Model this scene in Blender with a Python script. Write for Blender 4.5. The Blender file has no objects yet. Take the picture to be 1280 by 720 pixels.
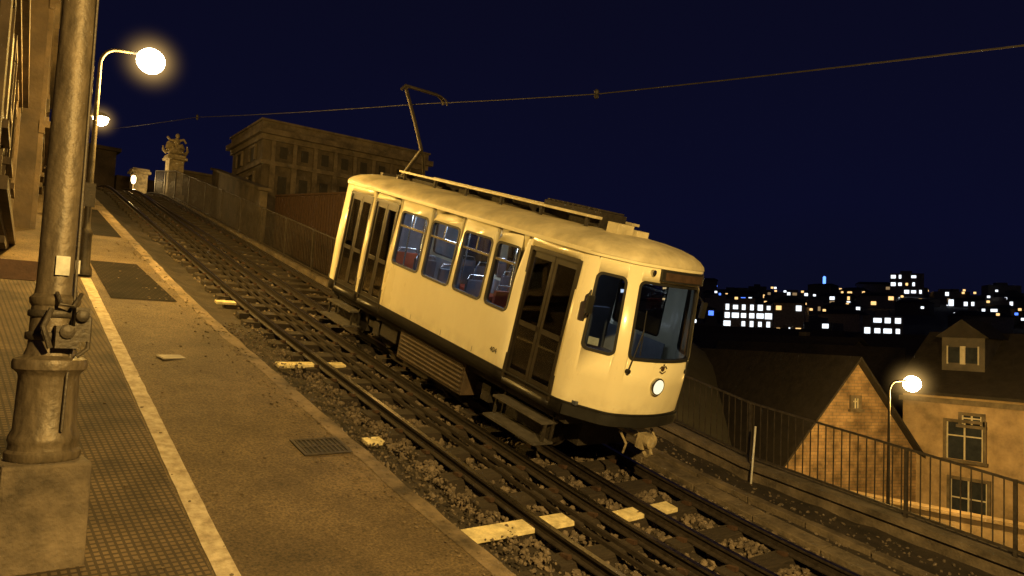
import bpy, bmesh, math, random
from mathutils import Vector, Matrix, noise
random.seed(7)
scene=bpy.context.scene
try:
    scene.view_settings.view_transform='Standard'; scene.view_settings.look='None'
    scene.view_settings.exposure=0
except Exception: pass
COL=scene.collection

# ------------------------------------------------------------------ materials
def mat(name,col,rough=.7,metal=0,ns=4.0,amt=.35,bump=.0,bscale=40.,col2=None,spec=.5,coat=0,streak=None):
    m=bpy.data.materials.new(name); m.use_nodes=True
    nt=m.node_tree; b=nt.nodes['Principled BSDF']
    tc=nt.nodes.new('ShaderNodeTexCoord')
    n=nt.nodes.new('ShaderNodeTexNoise'); n.inputs['Scale'].default_value=ns; n.inputs['Detail'].default_value=6
    n.inputs['Roughness'].default_value=.65
    src=tc.outputs['Object']
    if streak:
        mp=nt.nodes.new('ShaderNodeMapping'); mp.inputs['Scale'].default_value=streak
        nt.links.new(src,mp.inputs['Vector']); nt.links.new(mp.outputs[0],n.inputs['Vector'])
    else: nt.links.new(src,n.inputs['Vector'])
    r=nt.nodes.new('ShaderNodeValToRGB')
    c2=col2 if col2 else tuple(min(1,c*(1+amt)) for c in col)
    c1=tuple(c*(1-amt) for c in col)
    r.color_ramp.elements[0].position=.33; r.color_ramp.elements[1].position=.68
    r.color_ramp.elements[0].color=(*c1,1); r.color_ramp.elements[1].color=(*c2,1)
    nt.links.new(n.outputs['Fac'],r.inputs['Fac']); nt.links.new(r.outputs['Color'],b.inputs['Base Color'])
    mr=nt.nodes.new('ShaderNodeMapRange'); mr.inputs['To Min'].default_value=max(0,rough-.12); mr.inputs['To Max'].default_value=min(1,rough+.12)
    nt.links.new(n.outputs['Fac'],mr.inputs['Value']); nt.links.new(mr.outputs[0],b.inputs['Roughness'])
    b.inputs['Metallic'].default_value=metal
    b.inputs['Specular IOR Level'].default_value=spec
    if coat: b.inputs['Coat Weight'].default_value=coat; b.inputs['Coat Roughness'].default_value=.12
    if bump:
        n2=nt.nodes.new('ShaderNodeTexNoise'); n2.inputs['Scale'].default_value=bscale; n2.inputs['Detail'].default_value=4
        nt.links.new(tc.outputs['Object'],n2.inputs['Vector'])
        bp=nt.nodes.new('ShaderNodeBump'); bp.inputs['Strength'].default_value=bump; bp.inputs['Distance'].default_value=.03
        nt.links.new(n2.outputs['Fac'],bp.inputs['Height']); nt.links.new(bp.outputs[0],b.inputs['Normal'])
    return m
def emis(name,col,s):
    m=bpy.data.materials.new(name); m.use_nodes=True; nt=m.node_tree
    for n in list(nt.nodes):
        if n.type=='BSDF_PRINCIPLED': nt.nodes.remove(n)
    e=nt.nodes.new('ShaderNodeEmission'); e.inputs[0].default_value=(*col,1); e.inputs[1].default_value=s
    nt.links.new(e.outputs[0],nt.nodes['Material Output'].inputs['Surface'])
    try: m.cycles.emission_sampling='NONE'
    except Exception: pass
    return m
def glassmat(name,tint=(.75,.8,.85),base=.06):
    m=bpy.data.materials.new(name); m.use_nodes=True; nt=m.node_tree
    for n in list(nt.nodes):
        if n.type=='BSDF_PRINCIPLED': nt.nodes.remove(n)
    t=nt.nodes.new('ShaderNodeBsdfTransparent'); t.inputs[0].default_value=(*tint,1)
    g=nt.nodes.new('ShaderNodeBsdfGlossy'); g.inputs['Roughness'].default_value=.03
    f=nt.nodes.new('ShaderNodeFresnel'); f.inputs[0].default_value=1.5
    a=nt.nodes.new('ShaderNodeMath'); a.operation='ADD'; a.inputs[1].default_value=base
    mx=nt.nodes.new('ShaderNodeMixShader')
    nt.links.new(f.outputs[0],a.inputs[0]); nt.links.new(a.outputs[0],mx.inputs[0])
    nt.links.new(t.outputs[0],mx.inputs[1]); nt.links.new(g.outputs[0],mx.inputs[2])
    nt.links.new(mx.outputs[0],nt.nodes['Material Output'].inputs['Surface']); return m
def brickmat(name,c1,c2,mortar,scale=1,bw=.5,rh=.25,rough=.9,ms=.02,bump=.4,rotz=0,rotx=0,offset=.5,spec=.5):
    m=bpy.data.materials.new(name); m.use_nodes=True; nt=m.node_tree; b=nt.nodes['Principled BSDF']
    tc=nt.nodes.new('ShaderNodeTexCoord'); mp=nt.nodes.new('ShaderNodeMapping')
    mp.inputs['Rotation'].default_value=(rotx,0,rotz)
    br=nt.nodes.new('ShaderNodeTexBrick'); br.inputs['Scale'].default_value=scale; br.offset=offset
    br.inputs['Color1'].default_value=(*c1,1); br.inputs['Color2'].default_value=(*c2,1); br.inputs['Mortar'].default_value=(*mortar,1)
    br.inputs['Brick Width'].default_value=bw; br.inputs['Row Height'].default_value=rh; br.inputs['Mortar Size'].default_value=ms
    nt.links.new(tc.outputs['Object'],mp.inputs[0]); nt.links.new(mp.outputs[0],br.inputs['Vector'])
    n=nt.nodes.new('ShaderNodeTexNoise'); n.inputs['Scale'].default_value=1.8; n.inputs['Detail'].default_value=8
    nt.links.new(tc.outputs['Object'],n.inputs['Vector'])
    mr=nt.nodes.new('ShaderNodeMapRange'); mr.inputs[1].default_value=.3; mr.inputs[2].default_value=.7; mr.inputs[3].default_value=.35; mr.inputs[4].default_value=1.35
    nt.links.new(n.outputs['Fac'],mr.inputs[0])
    mx=nt.nodes.new('ShaderNodeMix'); mx.data_type='RGBA'; mx.blend_type='MULTIPLY'; mx.inputs[0].default_value=1
    nt.links.new(br.outputs['Color'],mx.inputs[6]); nt.links.new(mr.outputs[0],mx.inputs[7]); nt.links.new(mx.outputs[2],b.inputs['Base Color'])
    b.inputs['Roughness'].default_value=rough; b.inputs['Specular IOR Level'].default_value=spec
    bp=nt.nodes.new('ShaderNodeBump'); bp.inputs['Strength'].default_value=bump; bp.inputs['Distance'].default_value=.02; bp.invert=True
    nt.links.new(br.outputs['Fac'],bp.inputs['Height']); nt.links.new(bp.outputs[0],b.inputs['Normal'])
    return m

def asphaltmat(name,c_lo,c_hi):
    m=bpy.data.materials.new(name); m.use_nodes=True; nt=m.node_tree; b=nt.nodes['Principled BSDF']
    tc=nt.nodes.new('ShaderNodeTexCoord')
    n1=nt.nodes.new('ShaderNodeTexNoise'); n1.inputs['Scale'].default_value=1.1; n1.inputs['Detail'].default_value=10; n1.inputs['Roughness'].default_value=.75
    n2=nt.nodes.new('ShaderNodeTexNoise'); n2.inputs['Scale'].default_value=38; n2.inputs['Detail'].default_value=5; n2.inputs['Roughness'].default_value=.7
    n3=nt.nodes.new('ShaderNodeTexNoise'); n3.inputs['Scale'].default_value=.33; n3.inputs['Detail'].default_value=4
    for n in (n1,n2,n3): nt.links.new(tc.outputs['Object'],n.inputs['Vector'])
    r=nt.nodes.new('ShaderNodeValToRGB'); r.color_ramp.elements[0].position=.32; r.color_ramp.elements[1].position=.68
    r.color_ramp.elements[0].color=(*c_lo,1); r.color_ramp.elements[1].color=(*c_hi,1)
    nt.links.new(n1.outputs['Fac'],r.inputs[0])
    r2=nt.nodes.new('ShaderNodeMapRange'); r2.inputs[1].default_value=.3; r2.inputs[2].default_value=.7; r2.inputs[3].default_value=.25; r2.inputs[4].default_value=1.75
    nt.links.new(n2.outputs['Fac'],r2.inputs[0])
    mx=nt.nodes.new('ShaderNodeMix'); mx.data_type='RGBA'; mx.blend_type='MULTIPLY'; mx.inputs[0].default_value=1
    nt.links.new(r.outputs[0],mx.inputs[6]); nt.links.new(r2.outputs[0],mx.inputs[7])
    r3=nt.nodes.new('ShaderNodeMapRange'); r3.inputs[1].default_value=.35; r3.inputs[2].default_value=.6; r3.inputs[3].default_value=.55; r3.inputs[4].default_value=1.1
    nt.links.new(n3.outputs['Fac'],r3.inputs[0])
    mx2=nt.nodes.new('ShaderNodeMix'); mx2.data_type='RGBA'; mx2.blend_type='MULTIPLY'; mx2.inputs[0].default_value=1
    nt.links.new(mx.outputs[2],mx2.inputs[6]); nt.links.new(r3.outputs[0],mx2.inputs[7]); nt.links.new(mx2.outputs[2],b.inputs['Base Color'])
    b.inputs['Roughness'].default_value=.8
    bp=nt.nodes.new('ShaderNodeBump'); bp.inputs['Strength'].default_value=.9; bp.inputs['Distance'].default_value=.03
    nt.links.new(n2.outputs['Fac'],bp.inputs['Height']); nt.links.new(bp.outputs[0],b.inputs['Normal'])
    return m

M={}
M['asphalt']=asphaltmat('asphalt',(.062,.044,.025),(.175,.127,.070))
M['tactile']=brickmat('tactile_paving',(.135,.098,.056),(.115,.083,.048),(.045,.033,.020),scale=1,bw=.06,rh=.06,ms=.011,bump=1.0,offset=0)
M['concrete']=mat('concrete',(.125,.10,.07),.9,0,2.4,.6,.6,26)
M['kerb']=mat('kerb_stone',(.15,.115,.075),.9,0,2.2,.7,.7,25)
M['dirt']=mat('track_dirt',(.036,.028,.02),.97,0,2.5,.55,.9,30)
M['ground']=mat('ground_earth',(.05,.048,.04),.97,0,.3,.4,.6,4)
M['line']=mat('worn_white_paint',(.62,.56,.42),.8,0,9,.0,.3,60,col2=(.56,.49,.36))
M['line'].node_tree.nodes['Color Ramp'].color_ramp.elements[0].color=(.24,.19,.12,1)
M['darkplate']=brickmat('dark_checker_plate',(.008,.006,.005),(.007,.006,.004),(.020,.015,.010),scale=1,bw=.1,rh=.1,ms=.012,bump=.6,rough=.9,spec=.12)
M['stone']=mat('ballast_stone',(.125,.10,.075),.95,0,6,.7,.4,20)
M['rail']=mat('rail_steel_side',(.034,.027,.022),.65,.4,14,.4,.2,40)
M['railtop']=mat('rail_polished',(.36,.33,.30),.30,1,30,.3)
M['wood']=mat('sleeper_wood',(.028,.021,.015),.9,0,5,.5,.6,40,streak=(1,10,10))
M['board']=mat('painted_board',(.66,.58,.34),.75,0,6,.4,.3,40)
M['iron']=mat('painted_iron',(.06,.05,.038),.55,.3,8,.4,.25,30)
M['pole']=mat('pole_paint',(.115,.092,.062),.5,.2,6,.4,.3,18,streak=(3,3,.7))
M['galv']=mat('galvanised_steel',(.15,.14,.13),.5,.6,9,.3)
M['rust']=mat('rusted_brown',(.055,.030,.018),.85,.2,9,.4,.3,30)
M['cream']=mat('cream_paint',(.82,.765,.52),.30,0,.9,.0,0,col2=(.85,.80,.57),coat=.5,streak=(1.,1.,.35))
M['cream'].node_tree.nodes['Color Ramp'].color_ramp.elements[0].color=(.77,.71,.49,1)
nt=M['cream'].node_tree; bs=nt.nodes['Principled BSDF']; src=bs.inputs['Base Color'].links[0].from_socket
tc=[n for n in nt.nodes if n.type=='TEX_COORD'][0]
sx_=nt.nodes.new('ShaderNodeSeparateXYZ'); nt.links.new(tc.outputs['Object'],sx_.inputs[0])
m1=nt.nodes.new('ShaderNodeMapRange'); m1.inputs[1].default_value=1.15; m1.inputs[2].default_value=.88; m1.inputs[3].default_value=0; m1.inputs[4].default_value=.42
nt.links.new(sx_.outputs['Z'],m1.inputs[0])
nn=nt.nodes.new('ShaderNodeTexNoise'); nn.inputs['Scale'].default_value=6; nn.inputs['Detail'].default_value=8
nt.links.new(tc.outputs['Object'],nn.inputs['Vector'])
m2=nt.nodes.new('ShaderNodeMapRange'); m2.inputs[1].default_value=.35; m2.inputs[2].default_value=.75; nt.links.new(nn.outputs['Fac'],m2.inputs[0])
m3=nt.nodes.new('ShaderNodeMath'); m3.operation='MULTIPLY'; nt.links.new(m1.outputs[0],m3.inputs[0]); nt.links.new(m2.outputs[0],m3.inputs[1])
m4=nt.nodes.new('ShaderNodeMath'); m4.operation='MULTIPLY_ADD'; nt.links.new(m2.outputs[0],m4.inputs[0]); m4.inputs[1].default_value=.03; nt.links.new(m3.outputs[0],m4.inputs[2])
mx=nt.nodes.new('ShaderNodeMix'); mx.data_type='RGBA'; nt.links.new(m4.outputs[0],mx.inputs[0]); nt.links.new(src,mx.inputs[6]); mx.inputs[7].default_value=(.25,.19,.11,1)
nt.links.new(mx.outputs[2],bs.inputs['Base Color'])
M['roofp']=mat('roof_paint',(.50,.45,.30),.5,0,2.4,.3,.12,20)
M['black']=mat('black_paint',(.022,.02,.018),.45,0,6,.5)
M['rubber']=mat('black_rubber',(.012,.012,.012),.6,0,6,.3)
M['under']=mat('underframe_grime',(.028,.023,.018),.8,.2,7,.5,.4,30)
M['crate']=mat('resistor_case_paint',(.065,.045,.028),.8,0,7,.4,.3,30)
M['doorp']=mat('door_paint',(.026,.021,.016),.42,0,5,.3)
M['chrome']=mat('chrome',(.6,.6,.58),.2,1,8,.1)
M['inner']=mat('interior_panel',(.34,.36,.40),.6,0,3,.2)
M['innerd']=mat('interior_dark_panel',(.05,.05,.055),.6,0,3,.2)
M['seatred']=mat('seat_red',(.45,.075,.025),.6,0,5,.2)
M['seatgrey']=mat('seat_grey',(.08,.09,.12),.6,0,5,.2)
M['glass']=glassmat('tram_glass',(.66,.72,.80),.06)
M['hglass']=mat('house_window_glass',(.03,.035,.045),.12,0,3,.3)
M['paper']=mat('paper_notice',(.55,.55,.50),.7,0,8,.3)
M['stucco']=mat('stone_stucco',(.09,.072,.050),.92,0,1.3,.55,.6,8)
M['stuccod']=mat('dark_street_render',(.050,.036,.023),.92,0,1.3,.5,.5,10)
M['stuccoy']=mat('ochre_render',(.34,.25,.155),.92,0,1.2,.4,.35,14)
M['stuccov']=mat('grey_house_render',(.09,.08,.07),.92,0,1.2,.4,.35,14)
M['trim']=mat('stone_trim',(.13,.105,.075),.88,0,2,.5,.4,16)
M['trimd']=mat('dark_stone_trim',(.075,.055,.036),.88,0,2,.5,.4,16)
M['gable']=brickmat('brick_gable',(.36,.24,.13),(.28,.18,.10),(.20,.16,.11),scale=1,bw=.32,rh=.13,ms=.014,bump=.5,rotx=math.pi/2)
M['rooft']=mat('roof_tiles',(.022,.018,.016),.9,0,3,.45,.6,9)
M['whitef']=mat('white_window_frame',(.5,.46,.38),.6,0,6,.15)
M['shutter']=mat('dark_shutter',(.03,.026,.02),.75,0,6,.3)
M['statue']=mat('statue_stone',(.30,.25,.16),.9,0,7,.5,.5,14)
M['marker']=mat('white_marker_paint',(.7,.7,.66),.6,0,9,.2)
M['cable']=mat('cable',(.02,.018,.016),.6,.3,5,.3)
M['lampglow']=emis('lamp_bulb',(1,.86,.52),42)
M['lampglow2']=emis('lamp_bulb_small',(1,.78,.40),22)
M['head']=emis('headlight_bulb',(1,.86,.55),1.3)
M['strip']=emis('interior_strip_light',(.75,.85,1),4.0)
M['litw']=emis('lit_window_warm',(1,.55,.16),.7)

# ------------------------------------------------------------------ mesh helpers
def link(o,parent=None):
    COL.objects.link(o)
    if parent is not None: o.parent=parent
    return o
def empty(name,loc=(0,0,0),rot=(0,0,0)):
    e=bpy.data.objects.new(name,None); e.location=loc; e.rotation_euler=rot; e.empty_display_size=.2
    COL.objects.link(e); return e
def meshobj(name,verts,faces,mats,parent=None,fm=None,smooth=None,loc=None):
    me=bpy.data.meshes.new(name); me.from_pydata([tuple(v) for v in verts],[],faces)
    if not isinstance(mats,(list,tuple)): mats=[mats]
    for m in mats: me.materials.append(m)
    if fm:
        for i,p in enumerate(me.polygons): p.material_index=fm[i]
    bm=bmesh.new(); bm.from_mesh(me); bmesh.ops.remove_doubles(bm,verts=bm.verts,dist=.0004)
    bmesh.ops.recalc_face_normals(bm,faces=bm.faces); bm.to_mesh(me); bm.free()
    if smooth:
        me.shade_smooth(); me.set_sharp_from_angle(angle=math.radians(smooth))
    o=bpy.data.objects.new(name,me)
    if loc: o.location=loc
    return link(o,parent)
class MB:
    def __init__(s): s.v=[];s.f=[];s.m=[]
    def quad(s,a,b,c,d,mi=0):
        n=len(s.v); s.v+=[a,b,c,d]; s.f.append((n,n+1,n+2,n+3)); s.m.append(mi)
    def poly(s,pts,mi=0):
        n=len(s.v); s.v+=list(pts); s.f.append(tuple(range(n,n+len(pts)))); s.m.append(mi)
    def hexa(s,p,mi=0):
        n=len(s.v); s.v+=list(p)
        for f in ((0,3,2,1),(4,5,6,7),(0,1,5,4),(1,2,6,5),(2,3,7,6),(3,0,4,7)):
            s.f.append(tuple(n+i for i in f)); s.m.append(mi)
    def box(s,x0,x1,y0,y1,z0,z1,mi=0):
        s.hexa([(x0,y0,z0),(x1,y0,z0),(x1,y1,z0),(x0,y1,z0),(x0,y0,z1),(x1,y0,z1),(x1,y1,z1),(x0,y1,z1)],mi)
    def beam(s,a,b,w,h,mi=0,up=Vector((0,0,1))):
        a=Vector(a);b=Vector(b);d=(b-a).normalized()
        if abs(d.dot(up))>.95: up=Vector((0,1,0))
        x=d.cross(up).normalized(); z=x.cross(d).normalized()
        x=x*w/2; z=z*h/2
        s.hexa([a-x-z,a+x-z,b+x-z,b-x-z,a-x+z,a+x+z,b+x+z,b-x+z],mi)
    def tube(s,pts,r,seg=8,mi=0,cap=True):
        pts=[Vector(p) for p in pts]; rs=r if isinstance(r,(list,tuple)) else [r]*len(pts)
        n0=len(s.v); up=Vector((0,0,1)); prev=None
        for i,p in enumerate(pts):
            d=(pts[min(i+1,len(pts)-1)]-pts[max(i-1,0)]).normalized()
            if prev is None:
                x=d.cross(up) if abs(d.dot(up))<.95 else d.cross(Vector((0,1,0)))
                x.normalize()
            else: x=(prev-d*prev.dot(d)).normalized()
            prev=x; y=d.cross(x)
            for k in range(seg):
                a=2*math.pi*k/seg; s.v.append(p+x*math.cos(a)*rs[i]+y*math.sin(a)*rs[i])
        for i in range(len(pts)-1):
            for k in range(seg):
                a=n0+i*seg+k;b=n0+i*seg+(k+1)%seg
                s.f.append((a,b,b+seg,a+seg)); s.m.append(mi)
        if cap:
            s.f.append(tuple(n0+k for k in range(seg))); s.m.append(mi)
            s.f.append(tuple(n0+(len(pts)-1)*seg+k for k in range(seg))); s.m.append(mi)
    def lathe(s,prof,c=(0,0,0),seg=24,mi=0,axis='z'):
        n0=len(s.v)
        for r,z in prof:
            for k in range(seg):
                a=2*math.pi*k/seg
                if axis=='z': s.v.append((c[0]+r*math.cos(a),c[1]+r*math.sin(a),c[2]+z))
                elif axis=='x': s.v.append((c[0]+z,c[1]+r*math.cos(a),c[2]+r*math.sin(a)))
                else: s.v.append((c[0]+r*math.cos(a),c[1]+z,c[2]+r*math.sin(a)))
        for i in range(len(prof)-1):
            for k in range(seg):
                a=n0+i*seg+k;b=n0+i*seg+(k+1)%seg
                s.f.append((a,b,b+seg,a+seg)); s.m.append(mi)
        s.f.append(tuple(n0+k for k in range(seg))); s.m.append(mi)
        s.f.append(tuple(n0+(len(prof)-1)*seg+k for k in range(seg))); s.m.append(mi)
    def blob(s,c,r,seed=0,amp=.25,sub=2,mi=0):
        bm=bmesh.new(); bmesh.ops.create_icosphere(bm,subdivisions=sub,radius=1)
        n0=len(s.v); bm.verts.ensure_lookup_table()
        for v in bm.verts:
            k=1+amp*noise.noise(v.co*1.7+Vector((seed,seed*.7,0)))*2
            s.v.append((c[0]+v.co.x*r[0]*k,c[1]+v.co.y*r[1]*k,c[2]+v.co.z*r[2]*k))
        for f in bm.faces: s.f.append(tuple(n0+v.index for v in f.verts)); s.m.append(mi)
        bm.free()
    def obj(s,name,mats,parent=None,smooth=None,bevel=0,loc=None):
        o=meshobj(name,s.v,s.f,mats,parent,s.m,smooth,loc)
        if bevel:
            md=o.modifiers.new('bev','BEVEL'); md.width=bevel; md.segments=2; md.limit_method='ANGLE'
        return o

# ------------------------------------------------------------------ ground profile
def slope(y):
    if y<3: return .17
    if y<7: return .17+.096*(y-3)/4
    if y<33: return .266
    if y<38: return .266-.246*(y-33)/5
    return .02
G0=-60; GN=int((140-G0)/.05)
gt=[0.0]
for i in range(GN): gt.append(gt[-1]+slope(G0+(i+.5)*.05)*.05)
def graw(y):
    y=min(max(y,G0),139.9); k=(y-G0)/.05; i=int(k); f=k-i
    return gt[i]*(1-f)+gt[min(i+1,GN)]*f
gofs=-1.73-graw(7.1)
def g(y): return graw(y)+gofs
def curve(y):
    return 0.0 if y<12 else (.0055*(y-12)**2 if y<17 else .1375+.055*(y-17))
def zf(y):
    return -2.15+.163*(y-7.8) if y<7.8 else -2.15+.266*(y-7.8)
def sm(t): t=min(1,max(0,t)); return t*t*(3-2*t)
def lineX(y): return 2.14+.0676*(y-5.73)
def kerbX(y): return 4.38+curve(y)

def terrain(x,y):
    gg=g(max(-50,min(y,130)))
    if x<9.0: z=gg-.42
    elif x<12.5:
        t=(x-9.0)/3.5; z=(gg-.42)*(1-t)+(min(zf(y),gg)-.75)*t
    else:
        w=sm((y-13)/14)*(1-sm((x-26)/30))
        z=-6.6*(1-w)+(gg-.7)*w
        if x<14 : z=min(z,gg-.7)
    R=math.hypot(x,y)
    if x>0:
        z+=(27.5*sm((R-60)/300)+1.6*noise.noise(Vector((x*.012,y*.012,0)))*sm((R-80)/60))
    return z
xs=[-900,-500,-250,-120,-60,-30,-15,-8,-4,0,4,8,8.95,10,11,12,12.55,12.75,14,17,20,24,28,33,38,45,55,65,80,95,110,130,150,170,190,210,230,250,270,290,310,330,350,380,420,500,700,1100,2500]
ys=[-2500,-900,-400,-200,-120,-80,-60]+list(range(-50,70,2))+[75,80,90,100,110,120,130,145,160,175,190,205,220,240,260,280,300,320,340,380,430,500,700,1100,2500]
V=[];F=[]
for yy in ys:
    for xx in xs: V.append((xx,yy,terrain(xx,yy)))
nx=len(xs)
for j in range(len(ys)-1):
    for i in range(nx-1):
        a=j*nx+i; F.append((a,a+1,a+nx+1,a+nx))
meshobj('ground',V,F,M['ground'],smooth=60)

def strip(name,xl,xr,zo,y0,y1,mats,ny=120,nx_=6,zfun=None,rough=0,parent=None,skirt=None):
    V=[];F=[]
    for j in range(ny+1):
        y=y0+(y1-y0)*j/ny
        for i in range(nx_+1):
            x=xl(y)+(xr(y)-xl(y))*i/nx_
            z=(zfun(x,y,i/nx_) if zfun else g(y)+zo)
            if rough: z+=rough*noise.noise(Vector((x*2.3,y*2.3,1)))
            V.append((x,y,z))
    n=nx_+1
    for j in range(ny):
        for i in range(nx_): a=j*n+i; F.append((a,a+1,a+n+1,a+n))
    if skirt:
        for side in skirt:
            col=0 if side=='l' else nx_
            b=len(V)
            for j in range(ny+1):
                v=V[j*n+col]; V.append((v[0],v[1],v[2]-.5))
            for j in range(ny): F.append((j*n+col,(j+1)*n+col,b+j+1,b+j))
    return meshobj(name,V,F,mats,parent,smooth=50)

SW=.17
def nz1(y,s,f): return noise.noise(Vector((y*f,s,0)))
strip('sidewalk',lambda y:-7,lambda y:kerbX(y)-.17,SW,-12,60,M['asphalt'],260,10)
strip('kerb',lambda y:kerbX(y)-.2+.03*nz1(y,2,1.7),lambda y:kerbX(y)+.035*nz1(y,9,2.3),SW+.006,-12,45,M['kerb'],420,1,skirt='r')
strip('tactile_paving',lambda y:lineX(y)-2.4,lambda y:lineX(y)-.11,SW+.004,-6,15.6,M['tactile'],90,3)
strip('painted_line',lambda y:lineX(y)-.085+.006*nz1(y,0,3),lambda y:lineX(y)+.085+.010*nz1(y,5,4),SW+.008,-6,15.6,M['line'],300,2)
strip('metal_floor_plate',lambda y:2.95+(y-14)*.06,lambda y:4.05,SW+.01,14.2,17.3,M['darkplate'],16,3)
strip('metal_floor_plate',lambda y:3.6+(y-20)*.06,lambda y:kerbX(y)-.3,SW+.01,20.5,25.,M['darkplate'],16,3)
BED=-.25
strip('track_bed',lambda y:kerbX(y)-.02,lambda y:9.02,0,-12,45,M['dirt'],260,24,rough=.06,
      zfun=lambda x,y,t:g(y)+BED+(.16*sm((5.2+curve(y)-x)/.7)))
def ez(x,y):
    t=(x-8.98)/3.47
    return (g(y)-.24)*(1-t)+(zf(y)-.32)*t-.12*math.sin(math.pi*t)
strip('embankment',lambda y:8.98,lambda y:12.45,0,-12,24,M['dirt'],120,10,zfun=lambda x,y,t:ez(x,y),rough=.05)
tb=MB()
y=-8
while y<22:
    for (x0,x1) in ((9.35,9.7),(10.8,11.0)):
        a=ez(x0,y);b=ez(x0,y+.96); dz=random.uniform(-.015,.015)
        tb.hexa([(x0,y,a-.2),(x1,y,a-.2),(x1,y+.96,b-.2),(x0,y+.96,b-.2),(x0,y,a+.09+dz),(x1,y,a+.09+dz),(x1,y+.96,b+.09+dz),(x0,y+.96,b+.09+dz)])
    y+=.98
tb.obj('cable_trough',M['concrete'],bevel=.01)
rw=MB()
N=60
for j in range(N):
    y0=-12+36*j/N; y1=-12+36*(j+1)/N
    rw.hexa([(12.45,y0,-9),(12.85,y0,-9),(12.85,y1,-9),(12.45,y1,-9),(12.45,y0,zf(y0)-.1),(12.85,y0,zf(y0)-.1),(12.85,y1,zf(y1)-.1),(12.45,y1,zf(y1)-.1)])
    rw.hexa([(12.38,y0,zf(y0)-.098),(12.92,y0,zf(y0)-.098),(12.92,y1,zf(y1)-.098),(12.38,y1,zf(y1)-.098),(12.38,y0,zf(y0)),(12.92,y0,zf(y0)),(12.92,y1,zf(y1)),(12.38,y1,zf(y1))])
rw.obj('retaining_wall',M['concrete'])

d=MB(); e=empty('drain_grate',(3.9,7.85,g(7.85)+SW+.006),(math.atan(.266),0,0))
d.box(-.29,.29,-.22,-.18,0,.012);d.box(-.29,.29,.18,.22,0,.012);d.box(-.29,-.25,-.18,.18,0,.012);d.box(.25,.29,-.18,.18,0,.012)
for k in range(9): d.box(-.24+k*.055,-.215+k*.055,-.18,.18,0,.010)
d.box(-.25,.25,-.01,.01,0,.0115)
d.obj('grate_bars',M['iron'],e)
b=MB(); b.box(-.25,.25,-.18,.18,0.0,.002); b.obj('grate_pit',M['rubber'],e)
e=empty('manhole_cover',(3.12,11.0,g(11)+SW+.005),(math.atan(.266),0,.3))
b=MB(); b.box(-.17,.17,-.09,.09,0,.012); b.box(-.19,.19,-.11,.11,0,.006,1); b.obj('cover_plate',[M['galv'],M['iron']],e,bevel=.003)
lit=MB()
for k in range(700):
    y=random.uniform(2.5,20); x=random.uniform(1.5,kerbX(y)-.25) if random.random()<.22 else kerbX(y)-.05-abs(random.gauss(0,.26))
    r=random.uniform(.005,.022)
    lit.blob((x,y,g(y)+SW+.01),(r,r,r*.5),k,.4,1)
lit.obj('pavement_litter',M['kerb'])

# ------------------------------------------------------------------ tracks
def track(name,xc,ysl0,ysl1):
    e=empty(name)
    prof=[(-.06,-.14),(.06,-.14),(.06,-.125),(.012,-.11),(.012,-.04),(.034,-.03),(.034,0),(-.034,0),(-.034,-.03),(-.012,-.04),(-.012,-.11),(-.06,-.125)]
    for side in (-1,1):
        V=[];F=[];fm=[]
        ysr=[-10+.5*i for i in range(110)]
        for yy in ysr:
            cx=xc(yy)+side*.52
            for (px,pz) in prof: V.append((cx+px,yy,g(yy)+pz))
        n=len(prof)
        for j in range(len(ysr)-1):
            for k in range(n):
                F.append((j*n+k,j*n+(k+1)%n,(j+1)*n+(k+1)%n,(j+1)*n+k)); fm.append(1 if k==6 else 0)
        meshobj('rail',V,F,[M['rail'],M['railtop']],e,fm)
    sl=MB(); yy=ysl0; sp=MB()
    while yy<ysl1:
        cx=xc(yy)+random.uniform(-.03,.03); w=.115; tw=random.uniform(-.02,.02)
        z0=g(yy-w)-.145;z1=g(yy+w)-.145
        L=.80+random.uniform(-.04,.06)
        sl.hexa([(cx-L,yy-w-tw,z0-.2),(cx+L,yy-w+tw,z0-.2),(cx+L,yy+w+tw,z1-.2),(cx-L,yy+w-tw,z1-.2),
                 (cx-L,yy-w-tw,z0),(cx+L,yy-w+tw,z0),(cx+L,yy+w+tw,z1),(cx-L,yy+w-tw,z1)])
        for side in (-1,1):
            for q in (-.085,.085):
                sp.box(cx+side*.52+q-.03,cx+side*.52+q+.03,yy-.06,yy+.06,g(yy)-.15,g(yy)-.105)
        yy+=.68+random.uniform(-.03,.03)
    sl.obj('sleepers',M['wood'],e,bevel=.012)
    sp.obj('rail_clips',M['rust'],e)
    return e
c1=lambda y:6.18+curve(y)
c2=lambda y:7.92+curve(y)*.35
track('railway_track',c1,-8,44)
track('railway_track',c2,-8.3,44)
cb=MB()
for dx in (-.06,.12):
    for j in range(100):
        y0=-8+.5*j;y1=y0+.5
        x0=c1(y0)+.1+dx;x1=c1(y1)+.1+dx
        cb.hexa([(x0-.022,y0,g(y0)-.15),(x0+.022,y0,g(y0)-.15),(x1+.022,y1,g(y1)-.15),(x1-.022,y1,g(y1)-.15),
                 (x0-.022,y0,g(y0)-.10),(x0+.022,y0,g(y0)-.10),(x1+.022,y1,g(y1)-.10),(x1-.022,y1,g(y1)-.10)])
cb.obj('cable_duct',M['rail'])
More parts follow.
